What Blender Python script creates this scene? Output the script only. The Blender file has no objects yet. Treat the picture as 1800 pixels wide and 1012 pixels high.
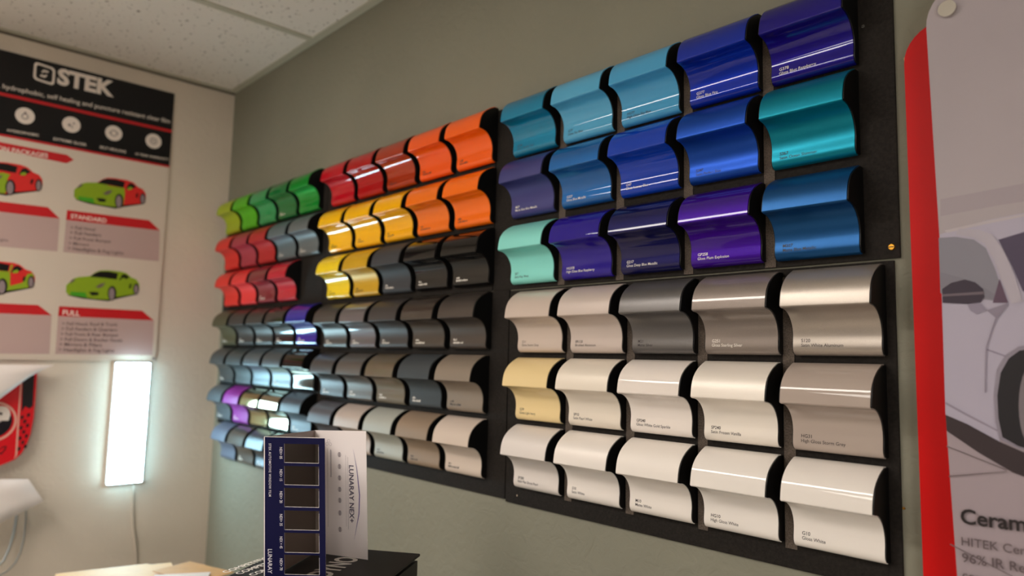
import bpy, math, random
from mathutils import Vector, Matrix
random.seed(7)
scn = bpy.context.scene
COL = scn.collection

# ------------------------------------------------------------------ scale, camera
U = 0.139                                   # one swatch column pitch in metres
CU = (4.24112728, -6.988744, -1.00242393)   # camera in swatch units (x along wall, y into wall, z up)
F_PX = 1271.392
RGT = Vector((0.68094422, 0.73195596, 0.02356781))
UPV = Vector((0.05717712, -0.08522071, 0.99472017))
FWD = Vector((-0.73009982, 0.67600141, 0.09988169))
def W(x, y, z): return Vector((x*U, y*U, (z-CU[2])*U + 1.5))
CAM = W(*CU)
cd = bpy.data.cameras.new('camera'); cam = bpy.data.objects.new('camera', cd); COL.objects.link(cam)
cam.matrix_world = Matrix(((RGT.x, UPV.x, -FWD.x, CAM.x), (RGT.y, UPV.y, -FWD.y, CAM.y), (RGT.z, UPV.z, -FWD.z, CAM.z), (0, 0, 0, 1)))
cd.sensor_width = 36; cd.lens = F_PX/1800*36; cd.clip_start = 0.02
cd.dof.use_dof = True; cd.dof.focus_distance = 1.07; cd.dof.aperture_fstop = 2.8
scn.camera = cam
def hit(px, py, axis, val):
    """point of the plane (world axis = val) seen at a photograph pixel"""
    d = RGT*((px-900)/F_PX) + UPV*((506-py)/F_PX) + FWD
    return CAM + d*((val-CAM[axis])/d[axis])

# ------------------------------------------------------------------ world, exposure
wd = bpy.data.worlds.new('room_dark'); scn.world = wd; wd.use_nodes = True
wd.node_tree.nodes['Background'].inputs[0].default_value = (0.9, 0.95, 1, 1)
wd.node_tree.nodes['Background'].inputs[1].default_value = 0.02
scn.view_settings.view_transform = 'Standard'; scn.view_settings.look = 'None'
scn.view_settings.exposure = 1.14; scn.view_settings.gamma = 1.0; scn.view_settings.use_curve_mapping = False
TROFFER_POWER = 9.6        # ceiling light by the swatches, warm
BACK_FILL_POWER = 5.0  # added fill light further back, unseen
FILL_WINDOW_POWER = 3.2         # glow of the added, unseen window to the right of the camera
STRIP_POWER = 14.0         # white light box on the end wall, cool

# ------------------------------------------------------------------ helpers
def srgb(h):
    if isinstance(h, str):
        h = h.lstrip('#'); v = [int(h[i:i+2], 16)/255 for i in (0, 2, 4)]
    else: v = list(h)
    return tuple(c/12.92 if c <= 0.04045 else ((c+0.055)/1.055)**2.4 for c in v) + (1.0,)
MATS = {}
def mat(name, col, rough=0.5, metal=0.0, coat=0.0, spec=0.5, noise=None, bump=None, emit=None, alpha=None):
    if name in MATS: return MATS[name]
    m = bpy.data.materials.new(name); m.use_nodes = True; nt = m.node_tree; b = nt.nodes['Principled BSDF']
    c = srgb(col)
    b.inputs['Base Color'].default_value = c; b.inputs['Roughness'].default_value = rough; b.inputs['Metallic'].default_value = metal
    b.inputs['Coat Weight'].default_value = coat; b.inputs['Coat Roughness'].default_value = 0.03; b.inputs['Coat IOR'].default_value = 1.44
    b.inputs['Specular IOR Level'].default_value = spec
    if noise or bump:
        tc = nt.nodes.new('ShaderNodeTexCoord')
    if noise:
        n = nt.nodes.new('ShaderNodeTexNoise'); n.inputs['Scale'].default_value = noise[0]; n.inputs['Detail'].default_value = 4
        nt.links.new(tc.outputs['Object'], n.inputs['Vector'])
        r = nt.nodes.new('ShaderNodeMapRange'); r.inputs[1].default_value = 0.3; r.inputs[2].default_value = 0.7
        r.inputs[3].default_value = 1-noise[1]; r.inputs[4].default_value = 1+noise[1]
        nt.links.new(n.outputs[0], r.inputs[0])
        mx = nt.nodes.new('ShaderNodeVectorMath'); mx.operation = 'SCALE'; mx.inputs[0].default_value = c[:3]
        nt.links.new(r.outputs[0], mx.inputs['Scale']); nt.links.new(mx.outputs[0], b.inputs['Base Color'])
    if bump:
        n2 = nt.nodes.new('ShaderNodeTexNoise'); n2.inputs['Scale'].default_value = bump[0]; n2.inputs['Detail'].default_value = 3
        n2.inputs['Distortion'].default_value = bump[2] if len(bump) > 2 else 0
        nt.links.new(tc.outputs['Object'], n2.inputs['Vector'])
        bp = nt.nodes.new('ShaderNodeBump'); bp.inputs['Strength'].default_value = bump[1]; bp.inputs['Distance'].default_value = 0.004
        nt.links.new(n2.outputs[0], bp.inputs['Height']); nt.links.new(bp.outputs[0], b.inputs['Normal'])
    if emit:
        b.inputs['Emission Color'].default_value = (*emit[0], 1); b.inputs['Emission Strength'].default_value = emit[1]
    MATS[name] = m
    return m

class MB:
    def __init__(s): s.v = []; s.f = []; s.mi = []; s.mats = []; s.sm = []
    def m(s, mt):
        if mt not in s.mats: s.mats.append(mt)
        return s.mats.index(mt)
    def poly(s, pts, mt, smooth=False):
        k = len(s.v); s.v += [tuple(p) for p in pts]; s.f.append(tuple(range(k, k+len(pts)))); s.mi.append(s.m(mt)); s.sm.append(smooth)
    def raw(s, vs, fs, mt, smooth=False):
        k = len(s.v); s.v += [tuple(p) for p in vs]; i = s.m(mt)
        for f in fs: s.f.append(tuple(a+k for a in f)); s.mi.append(i); s.sm.append(smooth)
    def box(s, lo, hi, mt, M=None):
        x0, y0, z0 = lo; x1, y1, z1 = hi
        vs = [Vector(p) for p in ((x0,y0,z0),(x1,y0,z0),(x1,y1,z0),(x0,y1,z0),(x0,y0,z1),(x1,y0,z1),(x1,y1,z1),(x0,y1,z1))]
        if M: vs = [M @ p for p in vs]
        s.raw(vs, [(0,3,2,1),(4,5,6,7),(0,1,5,4),(1,2,6,5),(2,3,7,6),(3,0,4,7)], mt)
    def prism(s, pts, off, mt, smooth_side=False):
        """solid between polygon pts and pts+off"""
        n = len(pts); off = Vector(off); a = [Vector(p) for p in pts]; b = [p+off for p in a]
        s.raw(a+b, [tuple(range(n-1, -1, -1)), tuple(range(n, 2*n))], mt)
        s.raw(a+b, [(i, (i+1) % n, n+(i+1) % n, n+i) for i in range(n)], mt, smooth_side)
    def cyl(s, p0, p1, r, mt, n=20, r1=None):
        p0 = Vector(p0); p1 = Vector(p1); d = (p1-p0).normalized(); a = d.orthogonal().normalized(); b = d.cross(a)
        r1 = r if r1 is None else r1
        c0 = [p0+(a*math.cos(t)+b*math.sin(t))*r for t in [2*math.pi*i/n for i in range(n)]]
        c1 = [p1+(a*math.cos(t)+b*math.sin(t))*r1 for t in [2*math.pi*i/n for i in range(n)]]
        s.raw(c0+c1, [(i, (i+1) % n, n+(i+1) % n, n+i) for i in range(n)], mt, True)
        s.raw(c0+c1, [tuple(range(n-1, -1, -1)), tuple(range(n, 2*n))], mt)
    def tube(s, pts, r, mt, n=10):
        pts = [Vector(p) for p in pts]; rings = []
        for i, p in enumerate(pts):
            d = (pts[min(i+1, len(pts)-1)]-pts[max(i-1, 0)]).normalized()
            a = d.cross(Vector((0.3, 0.5, 0.81))).normalized(); b = d.cross(a)
            rings += [p+(a*math.cos(2*math.pi*k/n)+b*math.sin(2*math.pi*k/n))*r for k in range(n)]
        fs = []
        for i in range(len(pts)-1):
            for k in range(n): fs.append((i*n+k, i*n+(k+1) % n, (i+1)*n+(k+1) % n, (i+1)*n+k))
        fs += [tuple(range(n-1, -1, -1)), tuple(range((len(pts)-1)*n, len(pts)*n))]
        s.raw(rings, fs, mt, True)
    def build(s, name, parent=None, bevel=0):
        me = bpy.data.meshes.new(name); me.from_pydata(s.v, [], s.f)
        for mt in s.mats: me.materials.append(mt)
        me.polygons.foreach_set('material_index', s.mi); me.polygons.foreach_set('use_smooth', s.sm); me.update()
        o = bpy.data.objects.new(name, me); COL.objects.link(o)
        if parent: attach(o, parent)
        if bevel:
            bv = o.modifiers.new('bevel', 'BEVEL'); bv.width = bevel; bv.segments = 3; bv.limit_method = 'ANGLE'
        return o
def attach(o, parent):
    o.parent = parent; o.matrix_parent_inverse = Matrix.Translation(-parent.location) if not parent.rotation_euler.z else parent.matrix_basis.inverted()
def thing(name, label, cat, loc=(0, 0, 0), group=None):
    o = bpy.data.objects.new(name, None); COL.objects.link(o); o.location = loc; o.empty_display_size = 0.02
    return tag(o, label, cat, group)
def tag(o, label, cat, group=None):
    o['label'] = label; o['category'] = cat
    if group: o['group'] = group
    return o
def struct(mb, name):
    o = mb.build(name); o['kind'] = 'structure'; return o

# lettering -----------------------------------------------------------------------
_TX = {}
def glyphs(body, bold=0.0, space=1.0):
    k = (body, bold, space)
    if k not in _TX:
        cu = bpy.data.curves.new('lettering', 'FONT'); cu.body = body; cu.size = 1; cu.offset = bold; cu.resolution_u = 3
        cu.space_character = space; cu.fill_mode = 'FRONT'
        ob = bpy.data.objects.new('lettering', cu); COL.objects.link(ob)
        dg = bpy.context.evaluated_depsgraph_get(); ev = ob.evaluated_get(dg); me = ev.to_mesh()
        vs = [v.co.copy() for v in me.vertices]; fs = [tuple(p.vertices) for p in me.polygons]
        ev.to_mesh_clear(); bpy.data.objects.remove(ob); bpy.data.curves.remove(cu)
        x0 = min(v.x for v in vs); x1 = max(v.x for v in vs)
        _TX[k] = ([Vector((v.x-x0, v.y, 0)) for v in vs], fs, x1-x0)
    return _TX[k]
def text(mb, body, o, right, up, size, mt, bold=0.0, hs=1.0, space=1.0):
    vs, fs, w = glyphs(body, bold, space); o = Vector(o)
    mb.raw([o+right*(v.x*size*hs)+up*(v.y*size) for v in vs], fs, mt)
    return w*size*hs
def text_span(mb, body, a, b, up, mt, size=None, bold=0.0, space=1.0):
    """lettering whose baseline runs from point a to point b"""
    a = Vector(a); b = Vector(b); w = glyphs(body, bold, space)[2]; L = (b-a).length; s = L/w
    size = size or s
    text(mb, body, a, (b-a).normalized(), up, size, mt, bold, s/size, space)
def ring(c, a, b, r0, r1, n=28):
    """polygon strip of a flat ring"""
    vs = []
    for i in range(n):
        t = 2*math.pi*i/n; d = a*math.cos(t)+b*math.sin(t); vs += [c+d*r0, c+d*r1]
    return vs, [(2*i, 2*i+1, (2*i+3) % (2*n), (2*i+2) % (2*n)) for i in range(n)]
def ell(c, a, b, n=24): return [c+a*math.cos(2*math.pi*i/n)+b*math.sin(2*math.pi*i/n) for i in range(n)]

# ------------------------------------------------------------------ room shell
XC, YW, ZC = -14.38, 0.13, 5.85            # end wall, long wall, ceiling (swatch units)
xe = XC*U; yw = YW*U; zc = W(0, 0, ZC).z
XR, YB = 2.3, -3.4
def wall_mat(name, col, sc, st):
    m = mat(name, col, rough=0.75, spec=0.25, noise=(3.0, 0.05), bump=(sc, st, 1.2)); return m
m_sage = wall_mat('sage_stucco', '#868475', 34, 0.6)
m_cream = wall_mat('cream_stucco', '#cfc2b1', 34, 0.4)
m_tbar = mat('ceiling_bar_paint', '#b5b2a0', 0.5)
def ceil_mat():
    m = mat('speckled_ceiling_tile', '#e4ded6', rough=0.9, spec=0.1, bump=(160, 0.35)); nt = m.node_tree; b = nt.nodes['Principled BSDF']
    tc = nt.nodes.new('ShaderNodeTexCoord'); n = nt.nodes.new('ShaderNodeTexNoise'); n.inputs['Scale'].default_value = 75; n.inputs['Detail'].default_value = 2
    r = nt.nodes.new('ShaderNodeValToRGB'); r.color_ramp.elements[0].position = 0.30; r.color_ramp.elements[0].color = srgb('#8a8076')
    r.color_ramp.elements[1].position = 0.36; r.color_ramp.elements[1].color = srgb('#e4ded6')
    nt.links.new(tc.outputs['Object'], n.inputs['Vector']); nt.links.new(n.outputs[0], r.inputs[0]); nt.links.new(r.outputs[0], b.inputs['Base Color'])
    return m
m_ceil = ceil_mat()
b = MB(); b.box((xe-0.1, yw, 0), (XR+0.1, yw+0.1, zc+0.1), m_sage); struct(b, 'wall_right')
b = MB(); b.box((xe-0.1, YB, 0), (xe, yw, zc+0.1), m_cream); struct(b, 'wall_end')
m_dim = wall_mat('taupe_stucco', '#6f675f', 55, 0.25)
b = MB(); b.box((XR, YB, 0), (XR+0.1, yw, zc+0.1), m_dim); struct(b, 'wall_near')
b = MB(); b.box((xe-0.1, YB-0.1, 0), (XR+0.1, YB, zc+0.1), m_dim); struct(b, 'wall_back')
b = MB(); b.box((xe-0.1, YB-0.1, -0.1), (XR+0.1, yw+0.1, 0), mat('grey_floor', '#b5aca0', 0.45, noise=(6, 0.08))); struct(b, 'floor')
b = MB(); b.box((xe, YB, zc), (XR, yw, zc+0.1), m_ceil); struct(b, 'ceiling')
n = 0
def bar(lo, hi):
    global n; n += 1
    b = MB(); b.box(lo, hi, m_tbar); struct(b, 'trim_%d' % n)
bw = 0.012; t = 0.004
xg = -9.89*U
while xg < XR-0.1:
    bar((xg-bw, YB+0.03, zc-t), (xg+bw, yw-0.025, zc)); xg += 0.61
yg = yw-1.22
while yg > YB+0.1:
    bar((xe+0.025, yg-bw, zc-t*1.02), (XR-0.025, yg+bw, zc)); yg -= 1.22
bar((xe+0.001, yw-0.024, zc-t), (XR-0.001, yw-0.0005, zc))      # wall angles
bar((xe+0.0005, YB+0.001, zc-t), (xe+0.024, yw-0.025, zc))
n += 1; b = MB(); b.box((xe+0.0002, YB+0.002, zc-t-0.006), (xe+0.004, yw-0.0005, zc-t-0.0002), mat('brown_shade_line', '#5a5044', 0.6)); struct(b, 'trim_%d' % n)  # dark strip put in for the shade under the end wall angle

# unseen low window added right of the camera, its pane glows as fill light
b = MB(); wy0, wy1, wz0, wz1 = -2.7, -1.5, 0.6, 1.7; m_fr = mat('fill_window_white', '#dedbd4', 0.4)
b.box((XR-.03, wy0-.05, wz0-.05), (XR, wy1+.05, wz0), m_fr); b.box((XR-.03, wy0-.05, wz1), (XR, wy1+.05, wz1+.05), m_fr)
for y in (wy0-.05, (wy0+wy1)/2-.02, wy1): b.box((XR-.028, y, wz0), (XR, y+.05, wz1), m_fr)
b.box((XR-.012, wy0, wz0), (XR-.001, wy1, wz1), mat('fill_glow_glass', '#ffffff', 0.3, emit=((1.0, 0.96, 0.90), FILL_WINDOW_POWER))); struct(b, 'fill_window_1')

# ceiling light mirrored in the glossy swatches, then an added fill light; both out of the frame
def troffer(cx, cy, lx, ly, power, col, label):
    o = thing('ceiling_light', label, 'ceiling light', (cx, cy, zc-0.03), 'ceiling lights')
    f = MB(); fr = mat('white_enamel', '#e8e6e0', 0.4)
    f.box((cx-lx/2-.02, cy-ly/2-.02, zc-0.03), (cx+lx/2+.02, cy-ly/2, zc-t*1.1), fr); f.box((cx-lx/2-.02, cy+ly/2, zc-0.03), (cx+lx/2+.02, cy+ly/2+.02, zc-t*1.1), fr)
    f.box((cx-lx/2-.02, cy-ly/2, zc-0.03), (cx-lx/2, cy+ly/2, zc-t*1.1), fr); f.box((cx+lx/2, cy-ly/2, zc-0.03), (cx+lx/2+.02, cy+ly/2, zc-t*1.1), fr)
    f.build('frame', o)
    d = MB(); d.box((cx-lx/2, cy-ly/2, zc-0.026), (cx+lx/2, cy+ly/2, zc-0.006), mat('warm_diffuser_%d' % int(power*10), '#ffffff', 0.4, emit=(col, power)))
    d.build('diffuser', o)
troffer(-0.95, -1.55, 1.18, 0.34, TROFFER_POWER, (1.0, 0.93, 0.85), 'long ceiling light nearest the swatch wall')
troffer(-0.4, -2.75, 1.18, 0.9, BACK_FILL_POWER, (1.0, 0.93, 0.85), 'wide fill ceiling light added further from the swatch wall')  # unseen lamp added to brighten the lower walls and brochure

# ------------------------------------------------------------------ swatches
m_body = mat('black_moulded_plastic', '#0b0a0a', 0.45, spec=0.3)
m_board = mat('charcoal_board', '#231f1c', 0.75, spec=0.15, noise=(260, 0.28), bump=(300, 0.2))
m_white_ink = mat('white_ink', '#e9e2d8', 0.5); m_black_ink = mat('black_ink', '#2b2326', 0.5)
def profile():
    """front outline (outward, up): rolled foot, flat, cove, sharp crest, quarter-round top"""
    p = []
    for a in range(0, 91, 15):                       # foot rolls back to the board
        t = math.radians(a); p.append((-0.065+0.073*math.sin(t), 0.080-0.080*math.cos(t)))
    for k in range(1, 9):                            # slight flare above the foot
        p.append((0.004+0.004*math.cos(math.pi*k/8), 0.080+0.115*k/8))
    for a in range(10, 91, 8):                       # cove
        t = math.radians(a); p.append((0.235*(1-math.cos(t)), 0.195+0.26*math.sin(t)))
    p += [(0.250, 0.459), (0.263, 0.465), (0.271, 0.474)]   # crest
    for k in range(15):
        h = k/14; p.append((0.271-0.044*h-0.247*h**3.4, 0.476+0.380*h))
    p.append((-0.052, 0.858))
    p.append((-0.075, 0.858))
    return p
PROF = profile(); BK = 0.10; WID = 0.84
def offset(p, d):
    out = []
    for i, (w, z) in enumerate(p):
        a = p[max(i-1, 0)]; c = p[min(i+1, len(p)-1)]; dw, dz = c[0]-a[0], c[1]-a[1]; L = math.hypot(dw, dz) or 1
        out.append((w-dz/L*d, z+dw/L*d))
    return out
def swatch_meshes():
    film = MB(); inn = offset(PROF, 0.011); n = len(PROF); dm = m_body
    for x in (0,):
        vs = [Vector((0, -w, z))*U for w, z in PROF]+[Vector((WID, -w, z))*U for w, z in PROF]
        film.raw(vs, [(i, n+i, n+i+1, i+1) for i in range(n-1)], dm, True)
        vi = [Vector((0, -w, z))*U for w, z in inn]+[Vector((WID, -w, z))*U for w, z in inn]
        film.raw(vs[:n]+vi[:n], [(i, i+1, n+i+1, n+i) for i in range(n-1)], dm)
        film.raw(vs[n:]+vi[n:], [(i, n+i, n+i+1, i+1) for i in range(n-1)], dm)
        film.raw(vi, [(i, i+1, n+i+1, n+i) for i in range(n-1)], dm, True)
        film.raw([vs[0], vs[n], vi[n], vi[0]], [(0, 3, 2, 1)], dm); film.raw([vs[n-1], vs[2*n-1], vi[2*n-1], vi[n-1]], [(0, 1, 2, 3)], dm)
    body = MB(); o = offset(PROF, 0.0095)
    out = [(-BK, o[0][1]+0.002)]+o+[(-BK, o[-1][1])]
    body.prism([Vector((-0.012, -w, z))*U for w, z in out], (( WID+0.024)*U, 0, 0), m_body)
    return film, body
film_mb, body_mb = swatch_meshes()
proto = thing('color_swatch', '', 'swatch', (0, 0, 0), 'vehicle wrap colour swatches on the wall boards')
p_body = body_mb.build('backing'); p_body.parent = proto
p_film = film_mb.build('colored_film'); p_film.parent = proto
used_proto = False
def caption(lines, dark):
    mb = MB(); ink = m_black_ink if dark else m_white_ink; X = Vector((1, 0, 0)); Z = Vector((0, 0, 1)); w = 0.0022
    zs = (0.131, 0.086)
    if lines:
        text(mb, lines[0], Vector((0.085, -w, zs[0]))*U, X, Z, 0.047*U, ink, 0.012)
        text(mb, lines[1], Vector((0.085, -w, zs[1]))*U, X, Z, 0.045*U, ink, 0.006)
    else:                                           # too small in the photo to read: two rows of tiny strokes
        for z, L in ((zs[0], 0.07), (zs[1], random.uniform(0.19, 0.27))):
            x = 0.085
            while x < 0.085+L:
                k = random.choice((0.011, 0.014, 0.018)); h = random.choice((0.022, 0.022, 0.032))
                mb.poly([Vector(q)*U for q in ((x, -w, z), (x+k, -w, z), (x+k, -w, z+h), (x, -w, z+h))], ink)
                x += k+random.choice((0.005, 0.005, 0.014))
    def lie(z):                                     # printed on the film: follow its outline
        for (w0, z0), (w1, z1) in zip(PROF, PROF[1:]):
            if z0 <= z <= z1 and z1 > z0: return w0+(w1-w0)*(z-z0)/(z1-z0)
        return 0
    mb.v = [(x, -(lie(z/U)+0.0016)*U, z) for x, y, z in mb.v]
    return mb
FIN = {  # finish: roughness, metallic, coat, specular
 'g': (0.40, 0.0, 1.0, 0.03), 'p': (0.42, 0.35, 1.0, 0.03), 's': (0.40, 0.15, 0.0, 0.4), 't': (0.36, 0.6, 0.0, 0.4), 'm': (0.6, 0.1, 0.0, 0.3),
 'c': (0.07, 1.0, 0.0, 0.5), 'k': (0.3, 0.0, 1.0, 0.05)}
ORD = ['leftmost', 'second from left', 'third from left', 'fourth from left', 'rightmost']
def swatch(x, z, col, fin, words, rowname, boardname, ci, cap=None, last=None):
    global used_proto
    if not used_proto: r, bo, fi = proto, p_body, p_film; used_proto = True
    else:
        r = proto.copy(); COL.objects.link(r)
        bo = p_body.copy(); bo.parent = r; COL.objects.link(bo)
        fi = p_film.copy(); fi.parent = r; COL.objects.link(fi)
    r.location = W(x, 0, z)
    r['label'] = '%s swatch, %s in %s row of the %s board' % (words, last or ORD[ci], rowname, boardname)
    ro, me, co, sp = FIN[fin]
    mt = mat('film_%s_%s' % (col.lstrip('#'), fin), col, ro, me, co, sp, noise=(900, 0.05) if fin in 'tp' else None)
    fi.material_slots[0].link = 'OBJECT'; fi.material_slots[0].material = mt
    if cap:
        c = caption(cap[1] if len(cap) > 1 else None, cap[0] == 'k').build('caption'); c.parent = r
    return r

BOARDS = {}
ROWZ = {'RU': (1.95, 1.045, 0.08), 'RL': (-0.884, -1.812, -2.737), 'MU': (1.976, 1.040, 0.114), 'ML': (-0.847, -1.788, -2.72),
        'LU': (2.002, 1.078, 0.166), 'LL': (-0.796, -1.709, -2.60), 'LB': (-3.49,)}
ROWX = {'RU': (-3.342, -3.35, -3.33), 'RL': (-3.153, -3.168, -3.175), 'MU': (-8.664, -8.67, -8.666), 'ML': (-8.69, -8.72, -8.715),
        'LU': (-14.05, -13.98, -13.86), 'LL': (-13.87, -13.89, -13.91), 'LB': (-13.50,)}
BN = {'RU': 'upper right', 'RL': 'lower right', 'MU': 'upper middle', 'ML': 'lower middle', 'LU': 'upper left', 'LL': 'lower left', 'LB': 'lowest left'}
K, H = 'k', 'w'
T = {
 'RU': [[('#0880a8', 'p', 'glossy dark teal', (K, ('G356', 'Gloss Atomic Teal'))), ('#54a8d0', 'g', 'glossy light sky blue', (K, ('G77', 'Gloss Sky Blue'))), ('#489ecc', 'g', 'glossy deeper sky blue', (K, ('HG77', 'High Gloss Sky Blue'))), ('#082a9e', 'p', 'glossy royal blue', (H, ('G377', 'Gloss Blue Fire'))), ('#1a0e7c', 'p', 'glossy indigo', (H, ('G378', 'Gloss Blue Raspberry')))],
        [('#3a3a78', 's', 'matte slate violet', (H, ('M27', 'Matte Slate Blue Metallic'))), ('#1a62a8', 'p', 'glossy steel blue', (H, ('G227', 'Gloss Blue Metallic'))), ('#0a3cb0', 'g', 'glossy medium blue', (H, ('G47', 'Gloss Intense Blue'))), ('#1248ac', 't', 'satin bright blue', (K, ('S347', 'Satin Perfect Blue'))), ('#00869e', 't', 'satin turquoise', (K, ('S367', 'Satin Ocean Shimmer')))],
        [('#88dcd2', 's', 'pale mint green', (K, ('S57', 'Satin Key West'))), ('#23108c', 'g', 'glossy blue violet', (H, ('HG378', 'High Gloss Blue Raspberry'))), ('#121350', 'p', 'glossy navy', (H, ('G217', 'Gloss Deep Blue Metallic'))), ('#3c0e8c', 'p', 'glossy purple', (H, ('GP258', 'Gloss Plum Explosion'))), ('#165088', 't', 'matte denim blue', (K, ('M227', 'Matte Blue Metallic')))]],
 'RL': [[('#c9b8ac', 'g', 'glossy pale taupe', (K, ('G11', 'Gloss Storm Grey'))), ('#c8b9b0', 's', 'brushed pale silver', (K, ('BR120', 'Brushed Aluminum'))), ('#706d6c', 't', 'matte dark silver', (K, ('M21', 'Matte Silver'))), ('#8d827b', 'p', 'glossy grey brown', (H, ('G251', 'Gloss Sterling Silver'))), ('#b4aaa0', 't', 'satin aluminium', (K, ('S120', 'Satin White Aluminum')))],
        [('#ead09a', 'g', 'glossy light ivory', (K, ('G79', 'Gloss Light Ivory'))), ('#eadfd0', 's', 'satin pearl cream', (K, ('SP10', 'Satin Pearl White'))), ('#eee4dc', 'g', 'glossy sparkling white', (K, ('GP240', 'Gloss White Gold Sparkle'))), ('#f1e8dd', 's', 'satin vanilla white', (K, ('SP240', 'Satin Frozen Vanilla'))), ('#b4a59b', 'g', 'glossy stone grey', (K, ('HG31', 'High Gloss Storm Grey')))],
        [('#e2dad5', 's', 'satin cool pearl white', (K, ('SP280', 'Satin Flip Ghost Pearl'))), ('#f2eae3', 's', 'satin white', (K, ('S10', 'Satin White'))), ('#f0e8e0', 'm', 'matte white', (K, ('M10', 'Matte White'))), ('#f0e9e2', 'g', 'high gloss white', (K, ('HG10', 'High Gloss White'))), ('#f0e9e2', 'g', 'gloss white', (K, ('G10', 'Gloss White')))]],
 'MU': [[('#be1022', 'g', 'glossy crimson', None), ('#ae1416', 'g', 'glossy brick red', None), ('#b03812', 'p', 'glossy rust', (K,)), ('#f25a10', 'g', 'glossy red orange', (K,)), ('#f6620c', 'g', 'glossy bright orange', (K,))],
        [('#fbc013', 'g', 'glossy golden yellow', (K,)), ('#f9bb12', 'g', 'glossy amber yellow', (K,)), ('#f8b310', 'g', 'glossy deep amber', (K,)), ('#f27410', 'g', 'glossy soft orange', (K,)), ('#f87008', 'g', 'glossy pumpkin orange', (K,))],
        [('#f4d31c', 'g', 'glossy lemon yellow', (K,)), ('#cfa21a', 's', 'satin gold', (K,)), ('#3d3d40', 'm', 'matte charcoal', (H,)), ('#0e0b0b', 'g', 'glossy brown black', (H,)), ('#0a0808', 'g', 'glossy deep black', (H,))]],
 'ML': [[('#5c5854', 't', 'satin pewter', (H,)), ('#6c6668', 'p', 'glossy pewter', (H,)), ('#403b3a', 's', 'satin dark grey', (H,)), ('#443a33', 'p', 'glossy brown grey', (H,)), ('#544c47', 't', 'satin taupe grey', (H,))],
        [('#5a5858', 't', 'satin steel grey', (H,)), ('#6e6863', 't', 'satin warm steel', (H,)), ('#6c604e', 'p', 'glossy bronze grey', (H,)), ('#3e4245', 'm', 'matte blue grey', (H,)), ('#8a7c6e', 's', 'satin sand grey', (K,))],
        [('#58565c', 's', 'matte mauve grey', None), ('#c0b0a6', 's', 'satin blush beige', (K,)), ('#adafa7', 's', 'satin sage grey', (K,)), ('#937f6c', 's', 'satin mocha', (K,)), ('#cdbdb0', 'g', 'glossy pale beige', (K,))]],
 'LU': [[('#a6bb14', 's', 'satin lime yellow', None), ('#55b70f', 's', 'satin apple green', None), ('#1a9350', 'g', 'glossy emerald', None), ('#087034', 'g', 'glossy dark green', (H,)), ('#089a34', 'p', 'glossy kelly green', None)],
        [('#dd2820', 's', 'satin bright red', None), ('#a83243', 's', 'matte raspberry', None), ('#b82225', 's', 'satin dark red', None), ('#5e6d72', 's', 'satin slate grey', (H,)), ('#666e70', 's', 'satin iron grey', (H,))],
        [('#e22d24', 's', 'satin scarlet', None), ('#e43434', 's', 'satin coral red', None), ('#851a28', 'p', 'glossy maroon', (H,)), ('#bc162c', 'g', 'glossy cherry red', None)]],
 'LL': [[('#4a4730', 's', 'satin olive grey', (H,)), ('#342f2c', 's', 'satin dark graphite', (H,)), ('#38332f', 's', 'satin brown black', (H,)), ('#1b1817', 'k', 'glossy piano black', (H,)), ('#2c2096', 'k', 'glossy ultraviolet', (H,))],
        [('#3c4041', 's', 'satin lead grey', (H,)), ('#4c5659', 't', 'satin gunmetal', None), ('#5e696f', 't', 'satin bright gunmetal', None), ('#5a6165', 't', 'satin dove grey', (H,)), ('#4c4844', 'c', 'mirror black chrome', (H,))],
        [('#4c565d', 's', 'satin storm grey', (H,)), ('#861a8a', 's', 'satin magenta', (H,)), ('#b9a678', 'c', 'mirror pale gold', None), ('#b9b49c', 'c', 'mirror champagne chrome', None), ('#3f4752', 's', 'matte slate blue', (H,))]],
 'LB': [[('#5a6274', 's', 'satin periwinkle grey', None), ('#423e3a', 'k', 'glossy dark umber', (H,)), ('#484e55', 't', 'brushed graphite', (H,)), ('#4a535c', 't', 'satin blue steel', None)]],
}
for bk, rows in T.items():
    for ri, row in enumerate(rows):
        for ci, (c, fin, words, cap) in enumerate(row):
            rn = ['top', 'middle', 'bottom'][ri] if len(rows) > 1 else 'only'
            swatch(ROWX[bk][ri]+ci, ROWZ[bk][ri], c, fin, words, rn, BN[bk], ci, cap,
                   'rightmost' if (ci == len(row)-1) else None)

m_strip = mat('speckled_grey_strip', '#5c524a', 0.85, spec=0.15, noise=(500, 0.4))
# boards behind the swatches
def board(key, x0, x1, z0, z1, words, screws=()):
    o = thing('display_board', words, 'display board', W((x0+x1)/2, YW, z0), 'black display boards')
    p = MB(); p.box(W(x0, BK, z0), W(x1, YW, z1), m_board); p.build('panel', o, 0.0006)
    if key[0] == 'R':                               # board surface in the gaps between columns, built as lighter speckled strips
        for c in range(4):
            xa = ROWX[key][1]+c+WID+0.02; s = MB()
            s.box(W(xa, BK-0.012, ROWZ[key][2]-0.05), W(xa+0.12, BK-0.0005, ROWZ[key][0]+0.80), m_strip); s.build('board_surface_strip', o)
    for sx, sz, mt, r in screws:
        s = MB(); a = W(sx, BK, sz); s.cyl(a+Vector((0, -0.0001, 0)), a+Vector((0, -0.0016, 0)), r, mt, 18, r*0.8)
        s.box(a+Vector((-r*.7, -0.0019, -r*.12)), a+Vector((r*.7, -0.0015, r*.12)), m_body); s.build('screw', o)
brass = mat('brass', '#c99236', 0.3, 1.0); steel = mat('polished_steel', '#d8d4cc', 0.18, 1.0)
board('RU', -3.83, 1.83, 0.025, 2.79, 'black board behind the blue, teal and purple swatches at upper right', ((1.56, 2.33, steel, 0.0028), (1.76, 0.13, brass, 0.0045)))
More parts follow.
